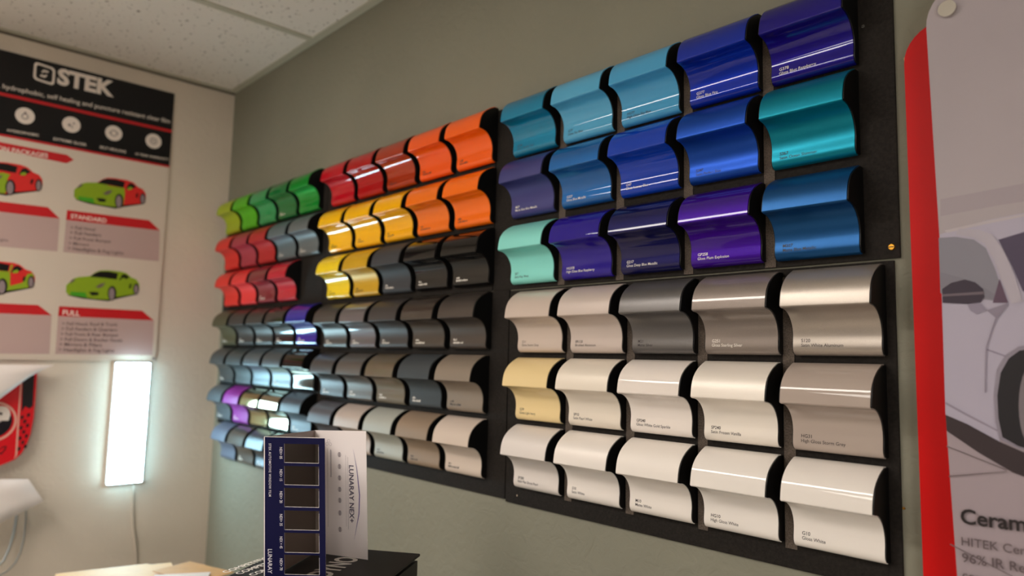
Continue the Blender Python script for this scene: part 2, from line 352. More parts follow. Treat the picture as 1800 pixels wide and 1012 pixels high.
board('RL', -3.45, 1.775, -2.98, 0.005, 'black board behind the white and silver swatches at lower right', ((-3.2, -2.86, steel, 0.002),))
board('MU', -9.02, -3.85, 0.03, 2.80, 'black board behind the orange and yellow swatches', ((-3.95, 2.42, steel, 0.0035),))
board('ML', -9.02, -3.47, -2.95, 0.02, 'black board behind the grey and beige swatches right of the brochure')
board('LU', -14.2, -9.04, 0.03, 2.80, 'black board behind the green and red swatches')
board('LL', -14.1, -9.04, -2.70, 0.02, 'black board behind the dark grey, violet and magenta swatches')
board('LB', -13.42, -9.3, -3.45, -2.71, 'black strip behind the lowest left row of grey swatches')

# ------------------------------------------------------------------ sign with acrylic front, right edge
def rounded(x0, x1, z0, z1, r, y, sl=0.0, n=8):
    pts = []
    for cx, cz, a0 in ((x1-r, z1-r, 0), (x0+r, z1-r, 90), (x0+r, z0+r, 180), (x1-r, z0+r, 270)):
        for k in range(n+1):
            a = math.radians(a0+90*k/n); x = cx+r*math.cos(a); z = cz+r*math.sin(a); pts.append(W(x+sl*(z1-z), y, z))
    return pts
sg = thing('wall_sign', 'red and frosted white wall sign with a white car picture at the right edge', 'sign', W(3.8, YW, -0.6))
b = MB(); b.prism(rounded(1.936, 5.4, -3.4, 2.14, 0.32, 0.065, 0.005), (0, -0.03*U, 0), mat('red_acrylic', '#cc0808', 0.5, spec=0.2)); b.build('red_panel', sg)
YF = -0.20
b = MB(); b.prism(rounded(2.195, 5.75, -3.6, 2.36, 0.36, YF+0.042, 0.024), (0, -0.042*U, 0), mat('frosted_acrylic', '#aba1a5', 0.55, spec=0.3, noise=(5, 0.04))); b.build('front_panel', sg)
for sx, sz in ((2.38, 2.105), (5.5, 2.1), (2.55, -3.35), (5.6, -3.35)):
    s = MB(); a = W(sx, YF, sz); s.cyl((a.x, yw, a.z), (a.x, a.y+0.001, a.z), 0.006, steel); s.cyl(a+Vector((0, -0.0002, 0)), a+Vector((0, -0.0055, 0)), 0.0098, steel, 28)
    s.build('standoff', sg)
art = MB()
def P(px, py, layer=1): return hit(px, py, 1, YF*U-0.00025*layer)
def ap(pts, col, layer, rough=0.25): art.poly([P(x, y, layer) for x, y in pts], mat('print_'+col.lstrip('#'), col, 0.5, spec=0.3))
ap([(1653, 380), (1760, 360), (1812, 352), (1812, 320), (1653, 350)], '#a3989e', 1)
ap([(1662, 728), (1700, 742), (1757, 772), (1812, 800), (1812, 1060), (1686, 1060)], '#a2949a', 1)
ap([(1652, 412), (1690, 399), (1740, 386), (1812, 372), (1812, 640), (1775, 640), (1757, 700), (1757, 776), (1700, 745), (1662, 728)], '#b0a9ba', 2)
ap([(1660, 405), (1735, 388), (1812, 374), (1812, 378), (1740, 392), (1665, 409)], '#b9b0b4', 3)
ap([(1650, 418), (1680, 416), (1712, 421), (1733, 436), (1748, 470), (1760, 505), (1772, 532), (1653, 515)], '#85828d', 3)
ap([(1653, 505), (1653, 478), (1690, 488), (1735, 508), (1760, 525), (1772, 532)], '#7f7b86', 4)
ap([(1745, 532), (1757, 490), (1772, 532)], '#5f4a5c', 5)
ap([(1755, 421), (1812, 404), (1812, 525), (1797, 510), (1780, 470)], '#50465b', 3)
ap([(1685, 402), (1722, 404), (1745, 412), (1764, 440), (1782, 480), (1798, 530), (1778, 533), (1760, 490), (1747, 455), (1731, 428), (1710, 417), (1680, 412)], '#b1a9b4', 6)
ap([(1656, 508), (1672, 497), (1696, 491), (1714, 496), (1728, 508), (1730, 522), (1724, 531), (1700, 534), (1657, 532)], '#3c3340', 7)
ap([(1657, 517), (1729, 512), (1730, 517), (1657, 521)], '#6d6169', 8)
ap([(1700, 534), (1725, 533), (1734, 545), (1716, 552), (1706, 546)], '#8f8799', 7)
ap([(1734, 545), (1770, 533), (1772, 535), (1752, 560), (1735, 610), (1733, 690), (1731, 690), (1733, 610), (1750, 558)], '#8b8292', 7)
ap([(1733, 612), (1768, 625), (1768, 627), (1733, 615)], '#8b8292', 7)
ap([(1812, 605), (1790, 609), (1768, 624), (1753, 650), (1747, 695), (1750, 740), (1757, 772), (1790, 788), (1812, 792)], '#8f8794', 7)
ap([(1812, 613), (1792, 616), (1773, 630), (1759, 655), (1753, 695), (1755, 735), (1762, 768), (1790, 784), (1812, 790)], '#252226', 8)
art.poly(ell(P(1815, 712, 9), P(1840, 712, 9)-P(1815, 712, 9), P(1815, 640, 9)-P(1815, 712, 9)), mat('print_rim', '#7c7379', 0.3))
art.poly(ell(P(1815, 712, 10), P(1826, 712, 10)-P(1815, 712, 10), P(1815, 690, 10)-P(1815, 712, 10)), mat('print_252226', '#252226', 0.3))
ap([(1662, 706), (1700, 727), (1757, 757), (1757, 760), (1700, 731), (1662, 710)], '#948b99', 8)
ap([(1662, 729), (1700, 745), (1757, 776), (1812, 800), (1812, 842), (1780, 830), (1720, 795), (1664, 757)], '#3a3033', 8)
for q in ([(1664, 783), (1770, 825), (1770, 827), (1664, 785)], [(1668, 836), (1770, 828), (1770, 829), (1668, 838)], [(1670, 955), (1780, 1012), (1780, 1014), (1670, 957)]): ap(q, '#6d6064', 9)
m_ink = mat('sign_black_print', '#231c1e', 0.4); m_ink2 = mat('sign_grey_print', '#5a4c50', 0.4); ZU = Vector((0, 0, 1))
text_span(art, 'Ceram', P(1689, 919, 11), P(1805, 934.5, 11), ZU, m_ink, bold=0.02)
text_span(art, 'HITEK Cer', P(1690.5, 958, 11), P(1803, 975.5, 11), ZU, m_ink2)
text_span(art, '96% IR Re', P(1691.5, 987, 11), P(1803, 1007, 11), ZU, m_ink2)
text_span(art, 'com', P(1692, 1017, 11), P(1734, 1026, 11), ZU, m_ink2)
art.build('printed_picture', sg)
for px, py, mt, r, name, lab in ((1589, 893, brass, 0.0022, 'wall_screw', 'tiny brass screw head in the wall between white swatches and red sign'),):
    a = hit(px, py, 1, yw); s = MB(); s.cyl(a+Vector((0, 0.002, 0)), a+Vector((0, -0.002, 0)), r, mt, 16, r*.6); tag(s.build(name), lab, 'screw')
a = hit(1591, 106, 1, yw); s = MB(); s.cyl(a+Vector((0.006, 0.002, 0)), a+Vector((0.006, -0.005, 0)), 0.009, mat('tan_plastic', '#d9a97c', 0.5), 6, 0.006)
tag(s.build('wall_anchor'), 'small tan wall plug peeking out beside the top of the red sign', 'wall plug')

# ------------------------------------------------------------------ poster on the end wall
XP = (XC+0.05)*U; Y1 = Vector((0, 1, 0))
def Q(px, py, layer=1): return hit(px, py, 0, XP+0.00025*layer)
def yz(y, z, layer=1): return Vector((XP+0.00025*layer, y*U, W(0, 0, z).z))
ps = thing('wall_poster', 'white wall poster with black header and green and red car pictures', 'poster', W(XC, -3.58, -1.22))
b = MB(); pz = [yz(y, z, 0) for y, z in ((-5.78, -1.23), (-1.38, -1.23), (-1.38, 5.40), (-5.78, 5.40))]
m_pw = mat('poster_white', '#d0c2b2', 0.35, coat=0.15); b.prism(pz, (xe-XP, 0, 0), m_pw); b.build('panel', ps)
m_pk = mat('poster_black', '#0d0b0c', 0.35, spec=0.35); m_pr = mat('poster_red', '#c0121a', 0.4); m_pt = mat('poster_print_white', '#e3d6ca', 0.4); m_pg = mat('poster_mauve', '#b79c96', 0.45); m_ps = mat('poster_small_print', '#6b5a58', 0.5)
b = MB()
b.poly([yz(-5.78, 3.55), yz(-1.38, 3.55), yz(-1.38, 5.40), yz(-5.78, 5.40)], m_pk)
b.poly([yz(-5.78, 4.40, 2), yz(-1.38, 4.40, 2), yz(-1.38, 4.47, 2), yz(-5.78, 4.47, 2)], m_pr)
b.poly([yz(-5.78, 3.52, 2), yz(-1.38, 3.52, 2), yz(-1.38, 3.57, 2), yz(-5.78, 3.57, 2)], m_pr)
# logo: tilted rounded square with a small mark
lc = Q(78, 129.5, 2); s0 = (Q(97, 134, 2)-lc).length
ra = math.radians(-6); ax = Vector((0, math.cos(ra), math.sin(ra))); az = Vector((0, -math.sin(ra)-0.12, math.cos(ra)))
def sq(r, k=6):
    out = []
    for cx, cy, a0 in ((1, 1, 0), (-1, 1, 90), (-1, -1, 180), (1, -1, 270)):
        for i in range(k+1):
            a = math.radians(a0+90*i/k); out.append((cx*r*0.62+math.cos(a)*r*.38, cy*r*0.62+math.sin(a)*r*.38))
    return out
o_ = [lc+ax*u+az*v for u, v in sq(s0*0.98)]; i_ = [lc+ax*u+az*v for u, v in sq(s0*0.76)]; nn = len(o_)
b.raw(o_+i_, [(i, (i+1) % nn, nn+(i+1) % nn, nn+i) for i in range(nn)], m_pt)
for q in ([(-.1, .42), (.42, .42), (.3, .2), (-.02, .2), (-.12, .05), (-.3, .05)], [(-.42, -.42), (.1, -.42), (.3, -.05), (.12, -.05), (.02, -.2), (-.3, -.2)]):
    b.poly([lc+ax*(u*s0)+az*(v*s0) for u, v in q], m_pt)
text_span(b, 'STEK', Q(100, 146, 2), Q(200, 169.5, 2), ZU, m_pt, bold=0.045)
text_span(b, ', hydrophobic, self healing and puncture resistant clear film', Q(-3, 153.5, 2), Q(299, 217, 2), ZU, m_pt, bold=0.006)
b.build('header', ps)
def badge(cx, cy, kind, words, wl, wr, by):
    b = MB(); c = Q(cx, cy, 3); r = (Q(cx+20, cy+4, 3)-c).length*1.04 if kind == 0 else None
    r = 0.172*U*1.05
    b.poly(ell(c, Y1*r, ZU*r, 32), m_pt)
    c4 = c+Vector((0.0003, 0, 0)); d = m_ps
    if kind == 0:
        vs, fs = ring(c4-ZU*r*.08, Y1, ZU, r*.26, r*.36); b.raw(vs, fs, d); b.poly([c4+Y1*(-.2*r)+ZU*.2*r, c4+Y1*(.2*r)+ZU*.2*r, c4+ZU*.55*r], d)
    elif kind == 1:
        for u, v, k in ((-.2, -.1, .3), (.25, .2, .2), (.1, -.3, .18)):
            b.poly([c4+Y1*((u+x*k)*r)+ZU*((v+z*k)*r) for x, z in ((1, 0), (.25, .25), (0, 1), (-.25, .25), (-1, 0), (-.25, -.25), (0, -1), (.25, -.25))], d)
    elif kind == 2:
        for s in (1, -1):
            pts = [c4+(Y1*math.cos(math.radians(a))+ZU*math.sin(math.radians(a)))*(s*.42*r) for a in range(20, 161, 20)]+[c4+(Y1*math.cos(math.radians(a))+ZU*math.sin(math.radians(a)))*(s*.32*r) for a in range(160, 19, -20)]
            b.poly(pts, d); b.poly([c4+(Y1*.55+ZU*.1)*(s*r), c4+(Y1*.2+ZU*.18)*(s*r), c4+(Y1*.42-ZU*.15)*(s*r)], d)
    else:
        vs, fs = ring(c4, Y1, ZU, r*.38, r*.46); b.raw(vs, fs, d); vs, fs = ring(c4, Y1, ZU, r*.16, r*.24); b.raw(vs, fs, d)
    b.build('icon_badge', ps)
    b = MB(); text_span(b, words, Q(wl, by[0], 3), Q(wr, by[1], 3), ZU, m_pt, bold=0.01); b.build('badge_caption', ps)
badge(44, 203.5, 0, 'HYDROPHOBIC', 13, 68, (231, 240)); badge(125.5, 219, 1, 'EXTREME GLOSS', 94, 151, (246, 256.5))
badge(200, 234, 2, 'SELF HEALING', 175, 221, (260.5, 269)); badge(270, 248, 3, '10 YEAR WARRANTY', 238, 297, (272, 282.5))
b = MB()
b.poly([Q(x, y, 2) for x, y in ((-60, 238), (118, 272), (129.5, 281), (117, 287), (-60, 250))], m_pr)
text_span(b, 'PROTECTION PACKAGES', Q(-70, 254-1, 3), Q(84, 277.5, 3), ZU, m_pt, bold=0.02); b.build('banner', ps)
def package(hd, bodyq, title, tl, tr, lines):
    b = MB()
    b.poly([Q(x, y, 2) for x, y in hd], m_pr); b.poly([Q(x, y, 1) for x, y in bodyq], m_pg)
    if title: text_span(b, title, Q(*tl, 3), Q(*tr, 3), ZU, m_pt, bold=0.02)
    for w, a, c in lines: text_span(b, w, Q(*a, 3), Q(*c, 3), ZU, m_ps, bold=0.012)
    b.build('package_list', ps)
def lst(ws, x0, y0, dy, sl):
    return [('> '+w, (x0-i*1.2, y0+i*dy), (x0-i*1.2+8+len(w)*3.9, y0+i*dy+(8+len(w)*3.9)*sl)) for i, w in enumerate(ws)]
package([(118, 369), (262, 387), (281, 405), (116, 386)], [(116, 386), (281, 405), (279, 459), (111, 443)], 'STANDARD', (124, 383), (187, 391.5), lst(['Full Hood', 'Full Fenders', 'Full Front Bumper', 'Mirrors', 'Headlights & Fog Lights'], 124, 402, 9.2, 0.09))
package([(104, 538), (250, 546), (270, 563), (102, 555)], [(102, 555), (271, 563), (268, 624), (97, 622)], 'FULL', (110, 553), (140, 555), lst(['Full Hood, Roof & Trunk', 'Full Fenders & Quarters', 'Full Front & Rear Bumper', 'Full Doors & Rocker Panels', 'Mirrors & Pillars', 'Headlights & Fog Lights'], 109, 571, 9.2, 0.02))
package([(-60, 346.5), (84, 364), (105, 384), (-60, 365)], [(-60, 365), (105, 384), (101, 442), (-60, 428)], None, None, None, [('Lights', (-4, 423), (14, 424.5))])
package([(-60, 530), (67, 536), (91, 554), (-60, 548)], [(-60, 548), (91, 554), (87, 622), (-60, 621)], None, None, None, [])
def car(anchor, scheme):
    A0 = Q(208.8, 353, 3); off = Q(*anchor, 3)-A0; b = MB()
    G, R_, K_, GR, LG = mat('poster_green', '#86a314', 0.4), mat('poster_car_red', '#d3231f', 0.4), m_pk, mat('poster_wheel', '#8d7d7f', 0.4), mat('poster_leaf_green', '#3f9a1c', 0.4)
    def pg(pts, m, L): b.poly([Q(110+x/10.118, 290+y/10.118, 3+L)+off for x, y in pts], m)
    def el(cx, cy, rx, ry, m, L): pg([(cx+rx*math.cos(2*math.pi*i/20), cy+ry*math.sin(2*math.pi*i/20)) for i in range(20)], m, L)
    rear = G if scheme == 'full' else R_
    pg([(230, 615), (480, 690), (940, 775), (1080, 745), (1440, 695), (1420, 640), (1000, 600), (300, 560)], K_, 0)
    pg([(200, 560), (205, 440), (260, 390), (330, 330), (420, 310), (620, 310), (720, 250), (800, 225), (950, 235), (1150, 270), (1260, 310), (1340, 390), (1430, 430), (1480, 510), (1480, 600), (1440, 680), (1380, 685), (1080, 712), (940, 745), (700, 715), (480, 665), (250, 610)], rear, 1)
    fr = [(200, 560), (205, 440), (260, 390), (330, 330), (420, 310), (620, 310), (860, 370), (1100, 410), (1110, 520), (1080, 712), (940, 745), (700, 715), (480, 665), (250, 610)]
    if scheme == 'basic': fr = [(200, 560), (205, 440), (260, 390), (330, 330), (600, 420), (900, 400), (1000, 430), (960, 500), (930, 740), (700, 715), (480, 665), (250, 610)]
    pg(fr, G, 2)
    if scheme == 'mixed': pg([(1080, 712), (1110, 520), (1105, 400), (1130, 300), (1160, 300), (1120, 420), (1120, 640), (1300, 600), (1370, 470), (1440, 460), (1470, 510), (1380, 685)], G, 2)
    pg([(620, 320), (720, 258), (800, 242), (950, 255), (1110, 300), (1085, 405), (860, 360)], K_, 3)
    pg([(1125, 425), (1175, 335), (1230, 320), (1310, 385), (1240, 420)], K_, 3)
    pg([(1150, 440), (1160, 400), (1220, 385), (1245, 415), (1220, 440)], G, 4)
    pg([(715, 512), (790, 462), (890, 445), (850, 500), (790, 530)], m_ps, 4); pg([(255, 410), (300, 350), (370, 335), (320, 390)], m_ps, 4)
    pg([(600, 585), (700, 590), (775, 610), (760, 655), (650, 650)], K_, 4); pg([(280, 555), (540, 590), (570, 680), (290, 615)], LG, 4)
    pg([(1300, 580), (1310, 510), (1350, 500), (1330, 580)], K_, 4)
    el(1005, 640, 75, 130, K_, 5); el(1000, 650, 50, 108, GR, 6); el(1425, 600, 50, 100, K_, 5); el(1425, 605, 33, 80, GR, 6)
    b.build('car_picture', ps)
car((208.8, 353), 'standard'); car((17.8, 329), 'basic'); car((196.4, 515), 'full'); car((3.5, 503), 'mixed')
s = MB(); a = Q(270, 630, 0); s.cyl(a+Vector((0.0002, 0, 0)), a+Vector((0.002, 0, 0)), 0.004, m_ps); s.build('pin', ps)

# ------------------------------------------------------------------ light box on the end wall
lb = thing('wall_light', 'tall glowing white light strip under the poster', 'wall light', W(XC, -1.89, -4.03))
fr = mat('white_plastic', '#e4e6e6', 0.4); y0, y1, z0, z1 = -2.27*U, -1.50*U, W(0, 0, -4.03).z, W(0, 0, -1.25).z; dx = 0.028
b = MB(); b.box((xe, y0, z0), (xe+dx-0.009, y1, z1), fr); b.build('housing', lb, 0.002)
b = MB(); b.box((xe+dx-0.010, y0+0.003, z0+0.003), (xe+dx, y1-0.003, z1-0.003), mat('cool_diffuser', '#ffffff', 0.3, emit=((0.50, 0.85, 1.0), STRIP_POWER))); b.build('diffuser', lb, 0.003)
for zz in (z0+0.03, z1-0.025):
    s = MB(); s.cyl((xe+dx-0.001, (y0+y1)/2+0.008, zz), (xe+dx+0.002, (y0+y1)/2+0.008, zz), 0.0035, mat('grey_plastic', '#9aa0a2', 0.5)); s.build('screw', lb)
cpts = [hit(px, py, 0, xe+0.004) for px, py in ((234, 846), (234, 870), (233, 900), (234, 925), (238, 950), (240, 985), (238, 1040), (236, 1150))]
b = MB(); b.tube(cpts, 0.003, mat('pale_cord', '#c4b8a8', 0.5)); b.build('cord', lb)

# ------------------------------------------------------------------ wrapped panels on the end wall, left edge
xr = xe+0.03
def E(px, py, d=0.0): return hit(px, py, 0, xr+d)
rp = thing('wrapped_panel', 'red rounded panel with black roundel and checks, under the upper white panel', 'wrap display panel', E(-40, 820))
m_red = mat('red_wrap', '#d31420', 0.25, coat=0.6); m_wk = mat('black_wrap', '#17141b', 0.25, coat=0.6); m_wp = mat('pale_pinstripe', '#d8a494', 0.3); m_ww = mat('white_wrap', '#ddd3ca', 0.3, coat=0.4)
out = [(-95, 672), (0, 672), (40, 655), (66, 646), (65, 665), (62, 700), (59, 735), (54, 762), (46, 783), (37, 798), (25, 808), (0, 818), (-50, 826), (-95, 828)]
b = MB(); b.prism([E(x, y) for x, y in out], (-0.012, 0, 0), m_red); b.build('body', rp, 0.003)
b = MB(); b.box((xe, E(-20, 700).y-0.03, E(-20, 730).z-0.03), (xr-0.012, E(-20, 700).y+0.03, E(-20, 730).z+0.03), m_wk); b.build('bracket', rp)
b = MB()
def e(pts, m, L): b.poly([E(x, y, 0.0004*L) for x, y in pts], m)
e([(40, 656), (61, 650), (58, 713), (52, 718), (44, 714), (38, 724)], m_wk, 1)
for r in range(7):
    for c in range(3):
        if (r+c) % 2 == 0 or False:
            x = 36.5+c*5.6-r*0.9; y = 731-c*2+r*9.2
            if x > 30: e([(x, y), (x+5.2, y-1.5), (x+4.6, y+4.5), (x-0.6, y+6)], m_wk, 1)
e([(39.5, 657), (35, 720), (30, 800), (24, 807), (27, 800), (32, 720), (37, 658)], m_wp, 1)
cc = E(-12, 741, 0.0005); rr = (E(29, 744, 0.0005)-cc).length
vs, fs = ring(cc, Y1, ZU, rr*.90, rr, 40); b.raw(vs, fs, m_wp)
b.poly(ell(cc+Vector((0.0003, 0, 0)), Y1*rr*.80, ZU*rr*.80, 36), m_wk)
c9 = cc+Vector((0.0006, 0, 0)); hw = rr*.62
text(b, '9', c9+Y1*(-hw*0.2)+ZU*(-hw*0.55), Y1, ZU, rr*1.5, m_ww, 0.06)
e([(-5, 793), (4, 785), (12, 783), (10, 790), (2, 799)], m_wk, 1); e([(-3, 793), (4, 787), (9, 785), (8, 789), (2, 796)], m_red, 2)
b.build('printed_design', rp)
m_shape = mat('white_gloss_panel', '#e6ddd8', 0.3, coat=0.3)
def bowed(name, label, A, B, C, D, bulge, base, mount, cat='wrap display panel'):
    """thick shell over the four photo corners, bowed out from the wall"""
    n = 12; g = []
    pa = [hit(*p, 0, xe+base) for p in (A, B, C, D)]
    for i in range(n+1):
        for j in range(n+1):
            u, v = i/n, j/n
            p = pa[0]*(1-u)*(1-v)+pa[1]*u*(1-v)+pa[2]*u*v+pa[3]*(1-u)*v
            g.append(p+Vector((bulge*(1-(2*u-1)**2*.9)*(1-(2*v-1)**4), 0, 0)))
    k = n+1; t = Vector((-0.006, 0, 0)); fs = [(i*k+j, i*k+j+1, (i+1)*k+j+1, (i+1)*k+j) for i in range(n) for j in range(n)]
    N = len(g); back = [p+t for p in g]; edge = [i*k for i in range(k)]+[n*k+j for j in range(1, k)]+[i*k+n for i in range(n-1, -1, -1)]+[j for j in range(n-1, 0, -1)]
    o = thing(name, label, cat, pa[3]); b = MB(); b.raw(g, [f[::-1] for f in fs], m_shape, True); b.raw(back, fs, m_shape, True)
    b.raw(g+back, [(edge[i], edge[(i+1) % len(edge)], edge[(i+1) % len(edge)]+N, edge[i]+N) for i in range(len(edge))], m_shape)
    b.build('shell', o)
    c = hit(*mount, 0, xe+base); b = MB(); b.box((xe, c.y-0.012, c.z-0.006), (xe+base-0.004, c.y+0.012, c.z+0.006), fr); b.build('bracket', o)
    return o
bowed('curved_display_shape', 'upper white bowed panel covering the top of the red panel', (-120, 640), (96, 641), (60, 656), (-120, 790), 0.015, 0.055, (-70, 655))
bowed('curved_display_shape', 'lower white bowed panel below the red panel', (-110, 843), (50, 842), (77, 881), (-110, 975), 0.02, 0.07, (-60, 870))
b = MB(); m_hose = mat('grey_cable', '#8f9290', 0.35)
b.tube([hit(px, py, 0, xe+0.02+0.003*i) for i, (px, py) in enumerate(((46, 880), (45, 915), (42, 945), (36, 970), (26, 990), (12, 1004), (-6, 1014), (-40, 1020)))], 0.0022, m_hose)
tag(b.build('hanging_cable'), 'outer grey cable loop hanging below the lower white panel', 'cable', 'grey cables below the white panel')
b = MB(); b.tube([hit(px, py, 0, xe+0.02+0.003*i) for i, (px, py) in enumerate(((31, 885), (29, 905), (24, 935), (17, 960), (6, 985), (-10, 1000), (-40, 1008)))], 0.0035, mat('clear_grey_tube', '#a3aaaa', 0.3))
tag(b.build('hanging_cable'), 'inner pale grey cable loop hanging below the lower white panel', 'cable', 'grey cables below the white panel')

# ------------------------------------------------------------------ desk, box, brochure, folders
ZD = 0.86
dk = thing('desk', 'low desk carrying the black carton and the folders', 'desk', (-0.66, -0.7, 0))
m_wood = mat('pale_laminate', '#b9ab98', 0.4, noise=(9, 0.06)); b = MB(); b.box((-1.42, -1.2, ZD-0.03), (0.1, -0.19, ZD), m_wood); b.build('desktop', dk, 0.003)
for x in (-1.36, 0.0):
    for y in (-1.14, -0.27):
        b = MB(); b.box((x, y, 0), (x+0.045, y+0.045, ZD-0.03), m_body); b.build('leg', dk)
ZB = 1.1742
e1 = Vector((0.816, 0.579, 0)).normalized(); e2 = Vector((0.579, -0.816, 0)).normalized(); o0 = Vector((-0.6133, -0.358, 0))
def BX(u, v, z): return o0+e1*u+e2*v+Vector((0, 0, z))
bx = thing('black_carton', 'black carton with white lettering on its lid, under the standing brochure', 'box', BX(0.114, 0.15, ZD))
m_carton = mat('black_card', '#191616', 0.5, spec=0.3, bump=(400, 0.05))
def slab(u0, u1, v0, v1, z0, z1, nm, bev=0.0008):
    b = MB(); q = [BX(u0, v0, z0), BX(u0, v1, z0), BX(u1, v1, z0), BX(u1, v0, z0)]; b.prism(q, (0, 0, z1-z0), m_carton); return b.build(nm, bx, bev)
slab(0.004, 0.226, 0.004, 0.316, ZD, ZB-0.0105, 'carton_body'); slab(0.02, 0.205, 0.02, 0.30, ZB-0.0105, ZB-0.0035, 'inner_tray', 0); slab(0, 0.2285, 0, 0.32, ZB-0.0035, ZB, 'lid')
b = MB(); zt = ZB+0.0003; m_bl = mat('carton_lettering', '#f2eee8', 0.45)
def Bp(px, py): return hit(px, py, 2, zt)
ca, cb = Bp(398, 1006.5), Bp(463, 984.5); vdir = (cb-ca).normalized(); upd = Vector((-vdir.y, vdir.x, 0)); r2 = Bp(421.6, 1009.8); r3 = Bp(445, 1011.5)
w8 = glyphs('COMPETIT', 0.02)[2]; sz = (cb-ca).length/w8; step = (r3-ca)/2
for k in range(3): text(b, 'COMPETITION', ca+step*k, vdir, upd, min(sz, abs(step.dot(upd))*1.25), m_bl, 0.02, hs=sz/min(sz, abs(step.dot(upd))*1.25))
b.build('repeated_lettering', bx); b = MB()
da, db = Bp(577, 1014), Bp(633, 981); dv = (db-da).normalized(); text_span(b, 'DYNO', da, db, Vector((-dv.y, dv.x, 0)), m_bl, size=0.052, bold=0.03)
b.build('large_lettering', bx)

br = thing('brochure', 'folded navy and white brochure with six tinted windows standing on the carton', 'brochure', (-0.44, -0.43, ZB))
A_, B_, K_, R_ = Vector((-0.4444, -0.5023, 0)), Vector((-0.3838, -0.4369, 0)), hit(542.5, 971, 2, ZB), hit(633.5, 984, 2, ZB)
K_.z = R_.z = 0
Z0, Z1 = ZB+0.0006, 1.3803
def zat(p, px, py): return (CAM+(p+Vector((0, 0, 1.28))-CAM).dot(FWD)*(RGT*((px-900)/F_PX)+UPV*((506-py)/F_PX)+FWD)).z
ZK, ZR = zat(K_, 555, 757), zat(R_, 646, 758.5)
def zf(py): return Z1-(py-769)/(1016-769)*(Z1-Z0)
m_navy = mat('navy_card', '#11113c', 0.45, spec=0.15); m_card = mat('white_card', '#f0e6e4', 0.45)
ab = (B_-A_).normalized(); nab = Vector((ab.y, -ab.x, 0)); Lab = (B_-A_).length
def fp(px, py, d=0.0): return A_+ab*((px-464)/107*Lab)+nab*d+Vector((0, 0, zf(py)))
wy = [(779.8, 812.4), (818, 850.5), (855.6, 888), (894, 926.8), (931.8, 965), (968.8, 1001.7)]
b = MB(); ys = [769]+[y for p in wy for y in p]+[1016]
for face, mt in ((0.0, m_navy), (-0.0008, m_card)):
    for x0, x1 in ((465.5, 499.5), (560, 571)): b.poly([fp(x0, 1016, face), fp(x1, 1016, face), fp(x1, 769, face), fp(x0, 769, face)], mt)
    for i in range(0, 14, 2): b.poly([fp(499.5, ys[i+1], face), fp(560, ys[i+1], face), fp(560, ys[i], face), fp(499.5, ys[i], face)], mt)
for a, c in (((464, 769), (571, 769)), ((464, 1016), (571, 1016)), ((464, 769), (464, 1016)), ((571, 769), (571, 1016))):
    b.poly([fp(*a, 0), fp(*c, 0), fp(*c, -0.0008), fp(*a, -0.0008)], m_card)
b.poly([fp(464, 1016), fp(465.5, 1016), fp(465.5, 769), fp(464, 769)], m_card); b.poly([fp(464, 769, .00005), fp(571, 769, .00005), fp(571, 768, .00005), fp(464, 768, .00005)], m_card)
for y0_, y1_ in wy:
    for a, c in (((499.5, y0_), (560, y0_)), ((499.5, y1_), (560, y1_)), ((499.5, y0_), (499.5, y1_)), ((560, y0_), (560, y1_))):
        b.poly([fp(*a, 0), fp(*c, 0), fp(*c, -0.0008), fp(*a, -0.0008)], m_card)
for y0_, y1_ in wy:
    b.poly([fp(500.5, y1_+0.2, .00004), fp(560, y1_+0.2, .00004), fp(560, y1_-0.5, .00004), fp(500.5, y1_-0.5, .00004)], m_card)
    b.poly([fp(559.6, y1_, .00004), fp(560.1, y1_, .00004), fp(560.1, y0_+4, .00004), fp(559.6, y0_+4, .00004)], m_card)
b.build('front_panel', br)
tints = [0.20, 0.22, 0.27, 0.36, 0.50, 0.66]
for (y0_, y1_), tv in zip(wy, tints):
    m = bpy.data.materials.new('tinted_film_%d' % int(tv*100)); m.use_nodes = True; nt = m.node_tree; nt.nodes.clear()
    o_ = nt.nodes.new('ShaderNodeOutputMaterial'); mx = nt.nodes.new('ShaderNodeMixShader'); tr = nt.nodes.new('ShaderNodeBsdfTransparent'); gl = nt.nodes.new('ShaderNodeBsdfGlossy'); fn = nt.nodes.new('ShaderNodeFresnel')
    tr.inputs[0].default_value = (tv, tv*.93, tv*.85, 1); gl.inputs['Roughness'].default_value = 0.04; fn.inputs[0].default_value = 1.55
    nt.links.new(fn.outputs[0], mx.inputs[0]); nt.links.new(tr.outputs[0], mx.inputs[1]); nt.links.new(gl.outputs[0], mx.inputs[2]); nt.links.new(mx.outputs[0], o_.inputs[0])
    b = MB(); b.poly([fp(500, y1_, -.0005), fp(559.6, y1_, -.0005), fp(559.6, y0_, -.0005), fp(500, y0_, -.0005)], m); b.build('tint_window', br)
def panel(p, q, nm, z1a, z1b, mt):
    d = (q-p).normalized(); nrm = Vector((d.y, -d.x, 0)); b = MB()
    b.prism([p+Vector((0, 0, Z0)), q+Vector((0, 0, Z0)), q+Vector((0, 0, z1b)), p+Vector((0, 0, z1a))], nrm*-0.0008, mt); return b.build(nm, br)
m_in = mat('printed_card', '#8e7d78', 0.35, coat=0.2)
panel(A_-nab*0.001, K_, 'side_panel', Z1, ZK, m_in); panel(K_, R_, 'back_panel', ZK, ZR, m_card)
b = MB(); DN = Vector((0, 0, -1)); m_bw = mat('brochure_white_print', '#d9d3dc', 0.5)
text_span(b, 'STEK AUTOMOTIVE WINDOW FILM', fp(472.5, 780, .0003), fp(472.5, 871, .0003), ab, m_bw, size=0.0050, bold=0.012, space=1.15)
text_span(b, 'LUNARAY', fp(471, 960, .0003), fp(471, 1001, .0003), ab, m_bw, size=0.0085, bold=0.02)
